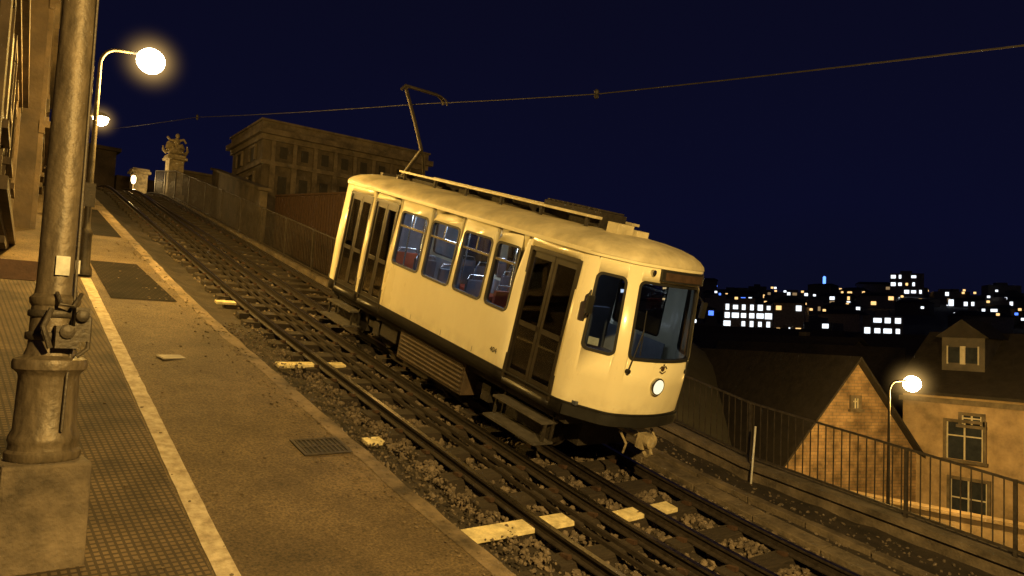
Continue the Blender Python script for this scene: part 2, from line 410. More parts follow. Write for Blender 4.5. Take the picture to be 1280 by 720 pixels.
def board(xa,xb,y,w=.2,sk=0):
    b=MB()
    segs=[]
    x=xa
    cuts=[c1(y)-.52,c1(y)+.52,c2(y)-.52,c2(y)+.52]
    for c in cuts:
        if xa<c<xb: segs.append((x,c-.07)); x=c+.07
    segs.append((x,xb))
    for (p,q) in segs:
        if q-p>.05:
            z0=g(y-w/2);z1=g(y+w/2)
            b.hexa([(p,y-w/2,z0-.14),(q,y-w/2+sk,z0-.14),(q,y+w/2+sk,z1-.14),(p,y+w/2,z1-.14),(p,y-w/2,z0-.085),(q,y-w/2+sk,z0-.085),(q,y+w/2+sk,z1-.085),(p,y+w/2,z1-.085)])
    b.obj('painted_board',M['board'],bevel=.008)
board(4.68,6.2,6.15,.22); board(6.75,8.0,6.0,.20,.05); board(4.9,6.15,11.6,.17,.1); board(4.85,5.12,8.55,.16,.02); board(5.2,5.6,15.6,.16)
V=[];F=[]
bm=bmesh.new(); bmesh.ops.create_icosphere(bm,subdivisions=1,radius=1); bm.verts.ensure_lookup_table()
icov=[v.co.copy() for v in bm.verts]; icof=[tuple(v.index for v in f.verts) for f in bm.faces]; bm.free()
def stones(n,y0,y1,xa,xb,r0,r1,zo=BED+.01,zfun=None):
    for k in range(n):
        y=random.uniform(y0,y1); x=random.uniform(xa(y),xb(y)); r=r0+(r1-r0)*random.random()**1.6
        n0=len(V); rot=Matrix.Rotation(random.uniform(0,6.3),3,Vector((random.random(),random.random(),random.random()+.1)).normalized())
        sx,sy,sz=random.uniform(.7,1.2),random.uniform(.7,1.2),random.uniform(.5,.9)
        zb=(zfun(x,y) if zfun else g(y)+zo+.04*noise.noise(Vector((x*1.5,y*1.5,3))))
        for v in icov:
            q=rot@Vector((v.x*sx,v.y*sy,v.z*sz)); q*=r*random.uniform(.8,1.15)
            V.append((x+q.x,y+q.y,zb+q.z+r*.2))
        for f in icof: F.append(tuple(n0+i for i in f))
stones(9500,1.5,12,lambda y:5.25,lambda y:9.0,.022,.06,BED+.02)
stones(2600,12,24,lambda y:5.35+curve(y),lambda y:9.0,.03,.06)
stones(2600,1.5,14,lambda y:kerbX(y)+.0,lambda y:5.35,.008,.03,-.10)
stones(1200,1,10,lambda y:9.,lambda y:12.3,.012,.04,0,lambda x,y:ez(x,y))
me=bpy.data.meshes.new('ballast'); me.from_pydata(V,[],F); me.materials.append(M['stone']); link(bpy.data.objects.new('ballast',me))

# ------------------------------------------------------------------ railings
def railing(name,pts,h,mt,bar=.13,postevery=1.9,rails=(.08,1.0),pw=.05):
    b=MB(); 
    for i in range(len(pts)-1):
        A=Vector(pts[i]);B=Vector(pts[i+1]); L=(B-A).length
        for rz in rails: b.beam(A+Vector((0,0,h*rz)),B+Vector((0,0,h*rz)),.045,.035)
        n=max(1,int(L/bar))
        for k in range(n):
            p=A.lerp(B,(k+.5)/n); b.beam(p+Vector((0,0,h*rails[0]+.018)),p+Vector((0,0,h*rails[-1]-.018)),.016,.016)
        n=max(1,round(L/postevery))
        for k in range(n+(1 if i==len(pts)-2 else 0)):
            p=A.lerp(B,k/n); b.beam(p-Vector((0,0,.05)),p+Vector((0,0,h*1.02)),pw,pw)
    return b.obj(name,mt)
railing('metal_railing',[(12.65,y,zf(y)) for y in (-10,-6,-2,2,5,7.8,12,18,22)],1.08,M['iron'],bar=.14)
railing('metal_railing',[(9.3,y,g(y)-.15) for y in (13.6,18,22,26,30)]+[(9.25,34,g(34)-.15),(9.2,37,g(37)-.15)],1.25,M['iron'],bar=.11)
b=MB(); zz=zf(7.62); b.tube([(12.30,7.55,zz-.35),(12.33,7.50,zz+.72)],.018,8); b.box(12.22,12.38,7.47,7.63,zz-.42,zz-.34); b.obj('marker_post',M['marker'])
b=MB()
for j in range(24):
    y0=13.4+j;y1=y0+1
    b.hexa([(9.2,y0,g(y0)-.4),(9.42,y0,g(y0)-.4),(9.42,y1,g(y1)-.4),(9.2,y1,g(y1)-.4),(9.2,y0,g(y0)-.12),(9.42,y0,g(y0)-.12),(9.42,y1,g(y1)-.12),(9.2,y1,g(y1)-.12)])
b.obj('low_wall',M['concrete'])
b=MB()
for k in range(46):
    yy=27-k*.2; top=4.85-.02*k
    b.box(11.0,11.05,yy,yy+.15,g(yy)-.6,top+random.uniform(-.01,.0))
    b.box(10.97,11.08,yy-.05,yy+.15,top+.002,top+.06,0)
for k in range(46):
    yy=27-k*.2; 
    b.box(11.052,11.1,yy-.05,yy+.15,3.6-.02*k,3.72-.02*k)
b.obj('timber_fence',M['rust'])

# ------------------------------------------------------------------ buildings
def local(p0,ang):
    c,s=math.cos(ang),math.sin(ang)
    return lambda x,y,z:(p0[0]+x*c-y*s,p0[1]+x*s+y*c,z)
class LB(MB):
    def __init__(s,tf): super().__init__(); s.tf=tf
    def box(s,x0,x1,y0,y1,z0,z1,mi=0):
        t=s.tf
        s.hexa([t(x0,y0,z0),t(x1,y0,z0),t(x1,y1,z0),t(x0,y1,z0),t(x0,y0,z1),t(x1,y0,z1),t(x1,y1,z1),t(x0,y1,z1)],mi)
def window(bl,trim,glass,x,z,w,h,y=0,lit=False,shutters=False,bars=True):
    glass.box(x-w/2,x+w/2,y-.012,y+.05,z,z+h,1 if lit else 0)
    t=.12
    trim.box(x-w/2-t,x-w/2,y-.09,y-.001,z-.02,z+h+t)
    trim.box(x+w/2,x+w/2+t,y-.09,y-.001,z-.02,z+h+t)
    trim.box(x-w/2+.002,x+w/2-.002,y-.088,y-.001,z+h,z+h+t-.002)
    trim.box(x-w/2-t-.06,x+w/2+t+.06,y-.16,y-.001,z-.13,z-.022)
    if bars:
        bl.box(x-.03,x+.03,y-.045,y-.014,z,z+h,0)
        bl.box(x-w/2,x-.032,y-.04,y-.014,z+h*.62,z+h*.62+.05,0)
        bl.box(x+.032,x+w/2,y-.04,y-.014,z+h*.62,z+h*.62+.05,0)
        bl.box(x-w/2,x-w/2+.05,y-.042,y-.013,z,z+h,0); bl.box(x+w/2-.05,x+w/2,y-.042,y-.013,z,z+h,0)
    if shutters:
        bl.box(x-w/2-t-w/2,x-w/2-t-.01,y-.06,y-.002,z,z+h,1); bl.box(x+w/2+t+.01,x+w/2+t+w/2,y-.06,y-.002,z,z+h,1)

def streetblock(name,p0,p1,depth,z0,z1,wallm,fl=3.2,pitch=2.6,first=1.2):
    dx,dy=p1[0]-p0[0],p1[1]-p0[1]; L=math.hypot(dx,dy); ang=math.atan2(dy,dx)
    tf=local(p0,ang)
    e=empty(name)
    w=LB(tf); w.box(0,L,0,depth,z0,z1); w.obj('walls',wallm,e)
    tr=LB(tf); fr=LB(tf); gl=LB(tf)
    zb=z0+2.2+3.2
    z=zb
    while z<z1-2:
        tr.box(-.05,L+.05,-.22,-.0015,z,z+.16); tr.box(-.05,L+.05,-.12,-.0015,z-.14,z-.002)
        x=first
        while x<L-.8:
            window(fr,tr,gl,x,z+.95,1.0,1.75,0,shutters=True,lit=False)
            x+=pitch
        z+=fl
    tr.box(-.2,L+.2,-.5,-.002,z1-.35,z1+.05); tr.box(-.1,L+.1,-.3,-.002,z1-.6,z1-.352)
    for xx in (0.02,L-.5): tr.box(xx,xx+.45,-.1,-.0017,z0,z1-.61)
    x=first
    while x<L-.8:
        zg=g(tf(x,0,0)[1])+SW
        window(fr,tr,gl,x,zg+.9,1.0,1.9,0); x+=pitch
    tr.obj('stone_trim',M['trimd'],e); fr.obj('window_frames',[M['shutter'],M['shutter']],e); gl.obj('window_glass',[M['hglass'],M['litw']],e)
    return e
streetblock('apartment_building',(.75,10.2),(1.90,19.6),8,-4,13.5,M['stuccod'])
streetblock('apartment_building',(2.45,20.4),(3.9,31),9,-1,14.5,M['stuccod'],3.0,2.4)
tf=local((2.9,40),0); e=empty('low_building')
w=LB(tf); w.box(0,3.4,0,6,5,8.1); w.obj('walls',M['stuccoy'],e)
t=LB(tf); t.box(-.2,3.6,-.35,6.2,8.102,8.3); fr=LB(tf); gl=LB(tf)
for x in (.8,2.4): window(fr,t,gl,x,6.9,.8,.8)
t.obj('roof_slab',M['trim'],e); fr.obj('window_frames',M['whitef'],e); gl.obj('window_glass',[M['hglass'],M['litw']],e)

e=empty('stone_building'); tf=local((12.7,33.2),math.radians(-3))
w=LB(tf); w.box(0,8.6,0,4.6,1,9.05); w.obj('walls',M['stucco'],e)
tr=LB(tf); fr=LB(tf); gl=LB(tf)
tr.box(-.3,8.9,-.3,-.002,8.75,9.0); tr.box(-.3,-.002,0,4.9,8.75,9.0)
tr.box(-.12,8.7,-.12,-.002,8.5,8.748); tr.box(-.12,-.002,0,4.7,8.5,8.748)
tr.box(-.1,8.7,-.1,4.7,9.052,9.35); tr.box(-.18,8.78,-.18,4.78,9.352,9.45)
tr.box(-.1,8.7,-.1,-.002,7.35,7.55); tr.box(-.1,-.002,0,4.7,7.35,7.55)
xx=.35
while xx<8.4:
    tr.box(xx,xx+.25,-.08,-.0015,5.2,7.348); tr.box(xx+.03,xx+.22,-.075,-.0015,7.552,8.498)
    gl.box(xx+.45,xx+.80,-.02,.05,7.75,8.3,0); gl.box(xx+.42,xx+.83,-.021,.05,5.4,6.9,0)
    xx+=1.02
for (yy,zz,hh,ww) in ((1.0,4.9,2.1,.8),(3.0,5.5,1.2,.7),(1.0,7.7,.6,.7),(3.0,7.7,.6,.7)):
    gl.box(-.02,.05,yy,yy+ww,zz,zz+hh,0); tr.box(-.1,-.0016,yy-.14,yy-.001,zz,zz+hh+.14); tr.box(-.1,-.0016,yy+ww+.001,yy+ww+.14,zz,zz+hh+.14); tr.box(-.098,-.0016,yy,yy+ww,zz+hh,zz+hh+.138)
tr.obj('cornice_and_pilasters',M['trim'],e); gl.obj('window_glass',[M['shutter'],M['litw']],e)
b=MB(); b.hexa([(10.4,27.2,1),(10.7,27.2,1),(12.3,37.8,1),(12.0,37.8,1),(10.4,27.2,5.0),(10.7,27.2,5.0),(12.3,37.8,7.6),(12.0,37.8,7.6)])
b.hexa([(10.3,27.1,5.002),(10.8,27.1,5.002),(12.4,37.9,7.602),(11.9,37.9,7.602),(10.3,27.1,5.12),(10.8,27.1,5.12),(12.4,37.9,7.72),(11.9,37.9,7.72)])
b.obj('boundary_wall',M['stucco'])

def pillar(name,x,y,zt,statue):
    z0=g(y)-.3; e=empty(name,(x,y,0))
    b=MB(); b.box(-.42,.42,-.42,.42,z0,z0+.5); b.box(-.34,.34,-.34,.34,z0+.502,zt-.25); b.box(-.46,.46,-.46,.46,zt-.248,zt-.12); b.box(-.4,.4,-.4,.4,zt-.118,zt)
    b.obj('pillar_shaft',M['statue'],e,bevel=.02)
    if statue:
        s=MB()
        s.blob((0,0,zt+.22),(.42,.3,.24),1,.3); s.blob((-.25,0,zt+.45),(.2,.17,.26),2,.3); s.blob((.22,0,zt+.42),(.18,.16,.2),3,.3)
        s.blob((.02,0,zt+.62),(.18,.15,.3),4,.25); s.blob((.04,-.02,zt+.98),(.1,.11,.13),5,.1)
        s.tube([(.1,0,zt+.75),(.32,-.05,zt+.85),(.45,-.05,zt+.68)],[.08,.06,.05],8); s.tube([(-.08,0,zt+.75),(-.3,-.05,zt+.72),(-.42,0,zt+.88)],[.08,.06,.05],8)
        s.tube([(.42,0,zt+.1),(.55,0,zt+.3),(.5,0,zt+.55)],[.1,.07,.03],8); s.tube([(-.4,0,zt+.1),(-.56,0,zt+.2),(-.6,0,zt+.4)],[.1,.07,.03],8)
        s.obj('sculpture',M['statue'],e,smooth=60)
pillar('gate_pillar',10.25,38,8.0,True)
pillar('gate_pillar',9.4,41,7.6,False)
b=MB(); b.box(10.65,15,38.2,38.5,5,7.3); b.box(10.6,15.05,38.1,38.6,7.302,7.42); b.obj('stone_wall',M['stucco'])
b=MB(); b.box(6.7,9.3,46,50,5,9.3); b.box(6.5,9.5,45.8,50.2,9.302,9.5); b.box(9.6,15,47,52,5,8.2,0); b.obj('station_building',M['stuccod'])
e=empty('wall_lantern',(8.75,39.2,6.75))
b=MB(); b.lathe([(.05,-.2),(.1,-.1),(.1,.1),(.05,.16)],seg=12); b.obj('glowing_globe',M['lampglow2'],e)
b=MB(); b.lathe([(.12,.16),(.14,.18),(.02,.3)],seg=12); b.box(-.02,.02,-.02,.02,-1.0,-.2); b.obj('post_and_cap',M['iron'],e)
ld=bpy.data.lights.new('lantern_light','POINT'); ld.energy=200; ld.color=(1,.66,.25); ld.shadow_soft_size=.1
lo=bpy.data.objects.new('lantern_light',ld); lo.location=(-.05,-.35,0); link(lo,e)
def house(name,p0,ang,L,W,zb,ze,zr,wallm,gablem=None,wins=(),gwins=(),roof=M['rooft'],chim=True):
    e=empty(name); tf=local(p0,ang)
    w=LB(tf)
    w.box(0,L,0,W,zb,ze)
    w.obj('walls',wallm,e)
    gm=MB()
    for x in (0,L): gm.poly([tf(x,0,ze),tf(x,W,ze),tf(x,W/2,zr)])
    gm.poly([tf(-.004,0,zb),tf(-.004,W,zb),tf(-.004,W,ze),tf(-.004,W/2,zr),tf(-.004,0,ze)])
    gm.obj('gable_walls',gablem or wallm,e)
    r=MB(); o=.35; k=(zr-ze)/(W/2); th=.14
    for s in (0,1):
        ya=-o if s==0 else W+o; yb=W/2
        za=ze-o*k
        r.hexa([tf(-o,ya,za+.02),tf(L+o,ya,za+.02),tf(L+o,yb,zr+.02),tf(-o,yb,zr+.02),tf(-o,ya,za+th),tf(L+o,ya,za+th),tf(L+o,yb,zr+th),tf(-o,yb,zr+th)])
    r.obj('roof',roof,e)
    if chim:
        c=LB(tf); c.box(L*.6,L*.6+.6,W*.55,W*.55+.5,zr-1,zr+.45); c.obj('chimney',M['stuccov'],e)
    fr=LB(tf); tr=LB(tf); gl=LB(tf)
    for (x,z,ww,hh,l) in wins: window(fr,tr,gl,x,z,ww,hh,0,lit=l)
    tfg=lambda x,y,z:tf(y,W-x,z)
    fr2=LB(tfg);tr2=LB(tfg);gl2=LB(tfg)
    for (x,z,ww,hh,l) in gwins: window(fr2,tr2,gl2,x,z,ww,hh,-.01,lit=l)
    for nm,a,mm in (('window_frames',fr,[M['whitef'],M['shutter']]),('window_trim',tr,M['trim']),('window_glass',gl,[M['hglass'],M['litw']]),('gable_window_frames',fr2,[M['whitef'],M['shutter']]),('gable_window_trim',tr2,M['trim']),('gable_window_glass',gl2,[M['hglass'],M['litw']])):
        if a.v: a.obj(nm,mm,e)
    return e
a1=math.atan2(9.4,4.0)
dirr=(math.cos(a1),math.sin(a1)); nrm=(-dirr[1],dirr[0])
W1=6.6
house('brick_gable_house',(30.1-nrm[0]*W1/2,13.9-nrm[1]*W1/2),a1,11.5,W1,-8,-4.3,-.35,M['stuccov'],M['gable'],gwins=[(3.3,-2.3,.3,.4,False)],chim=False)
H=house('yellow_house',(33.0,13.2),-math.pi/2,14,7.5,-8,-1.45,.9,M['stuccoy'],wins=[],gwins=[],chim=False)
tf=lambda x,y,z:(33.0+y,13.2-x,z)
fr=LB(tf);tr=LB(tf);gl=LB(tf)
for (x,z,w_,h_,l) in [(2.35,-4.1,1.3,1.45,False),(2.6,-2.7,.7,.35,False),(2.5,-6.8,1.3,1.9,False),(5.6,-4.1,1.3,1.45,False),(5.6,-6.6,1.3,1.5,True),(8.6,-4.1,1.3,1.45,False)]:
    window(fr,tr,gl,x,z,w_,h_,0,lit=l)
tr.box(-.1,14.1,-.18,-.002,-1.95,-1.75)
dn=LB(tf); dn.box(1.1,2.7,1.1,3.2,-.9,.75); dn.obj('dormer_walls',M['stuccov'],H)
gl.box(1.35,1.8,1.07,1.12,-.3,.35); gl.box(2.0,2.45,1.07,1.12,-.3,.35)
for (q0,q1) in ((1.3,1.348),(1.802,1.998),(2.452,2.5)): fr.box(q0,q1,1.04,1.098,-.35,.4)
dr=MB(); dr.poly([tf(.9,.9,.75),tf(2.9,.9,.75),tf(1.9,.9,1.5)]); dr.poly([tf(.9,.9,.75),tf(1.9,.9,1.5),tf(1.9,4,1.5),tf(.9,4,.75)]); dr.poly([tf(2.9,.9,.75),tf(1.9,.9,1.5),tf(1.9,4,1.5),tf(2.9,4,.75)])
dr.obj('dormer_roof',M['rooft'],H)
fr.obj('facade_window_frames',[M['whitef'],M['shutter']],H); tr.obj('facade_trim',M['trim'],H); gl.obj('facade_glass',[M['hglass'],M['litw']],H)
b=MB(); b.box(27.6,27.9,-4,13,-7,-5.3); b.box(27.5,28.0,-4.1,13.1,-5.298,-5.18); b.obj('garden_wall',M['stuccoy'])
house('terraced_house',(42,29),math.radians(-70),11,7,-8,-2.2,.2,M['stuccov'],chim=False)
house('terraced_house',(49,17.5),math.radians(-80),16,8,-8,-.9,1.3,M['stuccov'],wins=[(3,-2.9,1,1.4,False),(6,-2.9,1,1.4,True)])
house('terraced_house',(48,36),math.radians(-95),12,9,-8,-1.4,.8,M['stuccov'],wins=[(3,-3,.9,1.2,True)])
house('terraced_house',(60,30),math.radians(-100),16,9,-8,-.8,1.4,M['stuccov'],wins=[(4,-2.6,.9,1.3,True),(8,-2.6,.9,1.3,False)])
house('terraced_house',(64,46),math.radians(-60),14,9,-8,-.2,1.9,M['stuccov'],wins=[(4,-1.8,.9,1.3,False),(8,-1.8,.9,1.3,True)])
house('terraced_house',(24.5,20.5),math.radians(64),8,6,-8,-3.4,-1.1,M['stuccov'],chim=False)

# ------------------------------------------------------------------ distant city on the hillside
wm=[mat('city_wall_a',(.16,.14,.12),.9),mat('city_wall_b',(.10,.09,.08),.9),mat('city_wall_c',(.24,.2,.16),.9),M['rooft'],
    emis('city_window_white',(.85,.92,1),1.7),emis('city_window_warm',(1,.60,.22),1.5),emis('city_window_blue',(.08,.20,1),2.0),emis('city_window_dim',(.7,.45,.22),.4)]
ct=MB(); rc_=random.Random(31)
def cityblock(x,y,z0,w,dp,h,ang,plit,rows=None,cols=None,wallmi=0,white=.45,big=1.0,flat=None):
    tf=local((x,y),ang); l=LB(tf); l.box(-w/2,w/2,-dp/2,dp/2,z0-12,z0+h,wallmi)
    if (rc_.random()<.5 if flat is None else not flat):
        r=rc_.uniform(.6,1.3); o=.3
        l.poly([tf(-w/2-o,-dp/2-o,z0+h+.02),tf(w/2+o,-dp/2-o,z0+h+.02),tf(w/2-1,0,z0+h+r),tf(-w/2+1,0,z0+h+r)],3)
        l.poly([tf(-w/2-o,dp/2+o,z0+h+.02),tf(w/2+o,dp/2+o,z0+h+.02),tf(w/2-1,0,z0+h+r),tf(-w/2+1,0,z0+h+r)],3)
        l.poly([tf(-w/2-o,-dp/2-o,z0+h+.02),tf(-w/2-o,dp/2+o,z0+h+.02),tf(-w/2+1,0,z0+h+r)],3)
        l.poly([tf(w/2+o,-dp/2-o,z0+h+.02),tf(w/2+o,dp/2+o,z0+h+.02),tf(w/2-1,0,z0+h+r)],3)
    else:
        l.box(-w*.2,w*.15,-1.5,1.5,z0+h+.01,z0+h+1.1,wallmi)
    rows=rows or max(2,int(h/2.2)); cols=cols or max(2,int(w/2.0))
    for i in range(cols):
        for j in range(rows):
            if rc_.random()<plit:
                cx=-w/2+(i+.5)*w/cols; cz=z0+(j+.55)*h/rows
                ww=rc_.choice((.35,.5,.7))*big; hh=rc_.uniform(.42,.62)*big
                mi=4 if rc_.random()<white else (6 if rc_.random()<.14 else (5 if rc_.random()<.7 else 7))
                y0=-dp/2-.06
                l.poly([tf(cx-ww,y0,cz-hh),tf(cx+ww,y0,cz-hh),tf(cx+ww,y0,cz+hh),tf(cx-ww,y0,cz+hh)],mi)
    n=len(ct.v); ct.v+=l.v; ct.f+=[tuple(n+i for i in f) for f in l.f]; ct.m+=l.m
# terraces of houses: rows following the contour so that every row shows above the one below
R=150
while R<372:
    th=-9.0
    while th<62:
        wdt=rc_.uniform(7,13)*(.7+R/600); t=math.radians(th)
        rr_=R+rc_.uniform(-5,5)
        x,y=rr_*math.cos(t),rr_*math.sin(t)
        if rc_.random()<.82:
            h=rc_.uniform(1.8,3.6)+(rc_.random()<.12)*rc_.uniform(1.5,3.5)
            cityblock(x,y,terrain(x,y)+.4,wdt*.8,rc_.uniform(6,9),h,t-math.pi/2+rc_.uniform(-.45,.45),rc_.choice((0,.04,.12,.22,.4,.6)),wallmi=rc_.choice((0,1,1,2)),white=rc_.choice((.15,.4,.8)),big=.75+R/900)
        th+=math.degrees(wdt/R)*rc_.uniform(.9,1.5)
    R+=21
# nearer valley blocks, mostly dark
for k in range(70):
    th=math.radians(rc_.uniform(-8,60)); R=rc_.uniform(88,140); x,y=R*math.cos(th),R*math.sin(th)
    cityblock(x,y,terrain(x,y),rc_.uniform(7,12),8,rc_.uniform(3,5),th-math.pi/2+rc_.uniform(-.5,.5),rc_.choice((0,.05,.15)),wallmi=rc_.choice((0,1,2)),big=.8)
# small street lights scattered on the slope
for k in range(150):
    th=math.radians(rc_.uniform(-8,60)); R=rc_.uniform(140,370); x,y=R*math.cos(th),R*math.sin(th); z=terrain(x,y)+rc_.uniform(3.5,5.5); s=.12+R*.0007
    ct.box(x-s,x+s,y-s,y+s,z-s,z+s,rc_.choice((5,5,5,4,6)))
th=math.atan2(72,115)
cityblock(115,72,.2,8.0,8,7.0,th-math.pi/2,.95,5,6,2,.97,.8,flat=True)
cityblock(113.5,63.5,0,4.5,7,7.2,math.atan2(63.5,113.5)-math.pi/2,.4,4,3,2,.6,.8)
cityblock(262,104,14,10,9,12.5,math.atan2(104,262)-math.pi/2,.6,5,5,2,.9,flat=True)
cityblock(275,86,13,20,9,6,math.atan2(86,275)-math.pi/2,.75,3,9,0,.8,1.2,flat=True)
cityblock(150,64,3,7,8,4,math.atan2(64,150)-math.pi/2,.9,2,4,0,1,1.0)
ct.obj('distant_city',wm)
e=empty('radio_mast',(300,152,22)); b=MB(); b.tube([(0,0,-4),(0,0,9)],[.5,.2],6); b.obj('mast',M['iron'],e)
b=MB(); b.lathe([(.3,0),(.6,.4),(.6,3.2),(.2,3.6)],(0,0,5.2),seg=8); b.obj('beacon',emis('blue_beacon',(.1,.25,1),3.0),e)

# ------------------------------------------------------------------ street lamps
def halo_mat(strength,R):  # lens glare of a lamp, imitated by an emissive volume fading outwards
    m=bpy.data.materials.new('lamp_glare'); m.use_nodes=True; nt=m.node_tree
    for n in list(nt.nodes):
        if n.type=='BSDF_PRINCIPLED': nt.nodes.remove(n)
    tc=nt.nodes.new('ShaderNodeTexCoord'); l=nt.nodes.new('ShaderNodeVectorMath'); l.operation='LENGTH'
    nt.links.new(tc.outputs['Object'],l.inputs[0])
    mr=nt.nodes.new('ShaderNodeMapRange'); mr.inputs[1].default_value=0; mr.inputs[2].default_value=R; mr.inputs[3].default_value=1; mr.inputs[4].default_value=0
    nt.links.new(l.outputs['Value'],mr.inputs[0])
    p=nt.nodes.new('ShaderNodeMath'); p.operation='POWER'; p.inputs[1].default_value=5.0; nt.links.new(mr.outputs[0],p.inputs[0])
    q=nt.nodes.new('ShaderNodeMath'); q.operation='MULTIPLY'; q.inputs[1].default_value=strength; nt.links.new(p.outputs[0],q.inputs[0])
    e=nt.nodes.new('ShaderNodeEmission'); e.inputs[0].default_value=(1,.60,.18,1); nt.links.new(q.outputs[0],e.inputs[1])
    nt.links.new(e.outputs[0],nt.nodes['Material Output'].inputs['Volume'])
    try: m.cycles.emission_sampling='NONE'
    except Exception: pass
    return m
SOD=(1.0,.575,.125)
def lamp(x,y,zb,h,arm,power,halo=0,hr=1.0,bulb=.17,pr=.055,col=SOD):
    e=empty('street_lamp',(x,y,zb)); ax,ay=arm; L=math.hypot(ax,ay); ux,uy=ax/L,ay/L
    b=MB()
    b.lathe([(.15,0),(.15,.12),(.11,.2),(.1,.75),(.12,.8),(.075,.9),(pr*1.1,1.0)],seg=16)
    pts=[(0,0,.95),(0,0,h*.5),(0,0,h-.35)]
    for k in range(1,9):
        a=k/8*math.pi/2
        pts.append((ux*L*.35*(1-math.cos(a)),uy*L*.35*(1-math.cos(a)),h-.35+.35*math.sin(a)))
    pts.append((ax*.8,ay*.8,h+.03))
    b.tube(pts,[pr*1.1,pr*.9]+[pr*.6]*(len(pts)-2),10)
    b.box(-.09,.09,-.02-pr,-pr+.01,1.3,1.75)
    b.obj('pole_and_arm',M['iron'],e,smooth=50)
    c=(ax,ay,h)
    hd=MB(); hd.lathe([(.03,.14),(.1,.12),(.2,.05),(.235,.0),(.225,-.015),(.19,.02),(.03,.06)],c,seg=20)
    hd.tube([(ax*.72,ay*.72,h+.04),(ax*.95,ay*.95,h+.1)],.04,8)
    hd.obj('lantern_hood',M['galv'],e,smooth=50)
    gl=MB(); prof=[]
    for k in range(0,11):
        a=-math.pi/2+k/10*math.pi*.98; prof.append((max(.004,bulb*math.cos(a)),bulb*.95*math.sin(a)))
    gl.lathe(prof,(ax,ay,h-bulb*.3),seg=20)
    gl.obj('glowing_bulb',M['lampglow'],e,smooth=80)
    ld=bpy.data.lights.new('lamp_light','POINT'); ld.energy=power; ld.color=col; ld.shadow_soft_size=.12
    lo=bpy.data.objects.new('lamp_light',ld); lo.location=(ax,ay,h-bulb*1.6-.1); link(lo,e)
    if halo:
        bm=bmesh.new(); bmesh.ops.create_icosphere(bm,subdivisions=3,radius=hr); me=bpy.data.meshes.new('glare_ball'); bm.to_mesh(me); bm.free()  # added glowing ball round the lamp head, imitates lens glare
        me.materials.append(halo_mat(halo,hr)); ho=bpy.data.objects.new('glare_ball',me); ho.location=(ax,ay,h-.08); link(ho,e)
    return e
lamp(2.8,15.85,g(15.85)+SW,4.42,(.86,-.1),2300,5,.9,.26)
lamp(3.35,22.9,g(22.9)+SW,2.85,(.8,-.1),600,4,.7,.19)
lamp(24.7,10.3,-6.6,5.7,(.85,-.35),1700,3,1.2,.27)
lamp(1.2,-2.6,g(-2.6)+SW,7.4,(.95,.1),6800,0,1,.2,col=(1,.62,.18))      # next lamp down the street, behind the viewpoint
lamp(4.6,34,g(34)+SW,3.6,(.9,0),220,0,1,.12)

# ------------------------------------------------------------------ big cast iron pole
e=empty('cast_iron_pole',(.97,6.42,g(6.42)+SW))
b=MB(); b.box(-.28,.28,-.28,.28,-.3,.68); b.obj('concrete_plinth',M['concrete'],e,bevel=.025)
b=MB()
b.lathe([(.235,.682),(.245,.70),(.245,.74),(.225,.76),(.222,.80),(.232,.82),(.228,.85),(.205,.90),(.195,1.28),(.205,1.31),(.24,1.34),(.245,1.38),(.235,1.41),(.175,1.44),(.155,1.50),(.15,1.80),(.165,1.82),(.168,1.86),(.14,1.89),(.132,1.95),(.13,3.0),(.118,4.2),(.105,6.0),(.1,9.0)],seg=32)
b.obj('pole_shaft',M['pole'],e,smooth=35)
b=MB()
b.lathe([(.17,1.55),(.178,1.56),(.178,1.6),(.17,1.61)],seg=24); b.lathe([(.165,1.72),(.172,1.73),(.172,1.76),(.165,1.77)],seg=24)
b.box(-.02,.13,-.26,-.15,1.5,1.66); b.box(.10,.19,-.24,-.12,1.55,1.8)
b.lathe([(.03,-.29),(.05,-.28),(.05,-.2),(.03,-.19)],(.05,0,1.62),seg=12,axis='y')
b.lathe([(.03,-.29),(.045,-.28),(.045,-.2),(.03,-.19)],(.14,0,1.74),seg=12,axis='y')
b.tube([(.15,-.18,1.78),(.20,-.2,1.72),(.20,-.2,1.5),(.13,-.2,1.44)],.016,8)
b.tube([(-.05,-.2,1.78),(-.1,-.26,1.65),(-.05,-.26,1.5)],.02,8)
b.tube([(-.02,-.17,1.9),(0,-.24,1.82),(.08,-.24,1.8),(.14,-.16,1.9)],.014,8)
b.obj('clamp_hardware',M['iron'],e,smooth=40)
b=MB(); b.box(-.04,.05,-.155,-.14,2.03,2.17); b.box(.09,.12,-.13,-.1,2.05,2.15); b.obj('number_plate',M['paper'],e)
b=MB(); b.box(-.9,-.14,-.06,.04,1.98,2.12); b.obj('side_bracket',M['rust'],e)
b=MB(); b.tube([(.07,-.225,.9),(.08,-.21,1.3),(.1,-.15,1.45),(.1,-.1,3),(.09,-.09,6)],.010,6); b.obj('conduit',M['iron'],e)

# overhead contact wire
b=MB()
wp=[(7.6,-12,1.6),(7.85,2.09,2.89),(7.85,7.54,3.65),(7.85,12.2,4.50),(7.85,26.8,7.14),(7.0,38.1,8.6),(7.0,60,9.2)]
pp=[]
for i in range(len(wp)-1):
    A=Vector(wp[i]);B=Vector(wp[i+1])
    for k in range(8):
        t=k/8; p=A.lerp(B,t); p.z-=.02*math.sin(math.pi*t)*(B-A).length*.1; pp.append(p)
pp.append(Vector(wp[-1])); b.tube(pp,.009,6)
b.lathe([(.02,-.07),(.04,-.04),(.025,0),(.04,.04),(.02,.07)],(7.85,7.54,3.65),seg=10)
b.lathe([(.02,-.1),(.05,-.05),(.03,0),(.05,.05),(.02,.1)],(7.85,26.8,7.14),seg=10)
b.obj('overhead_wire',M['cable'])

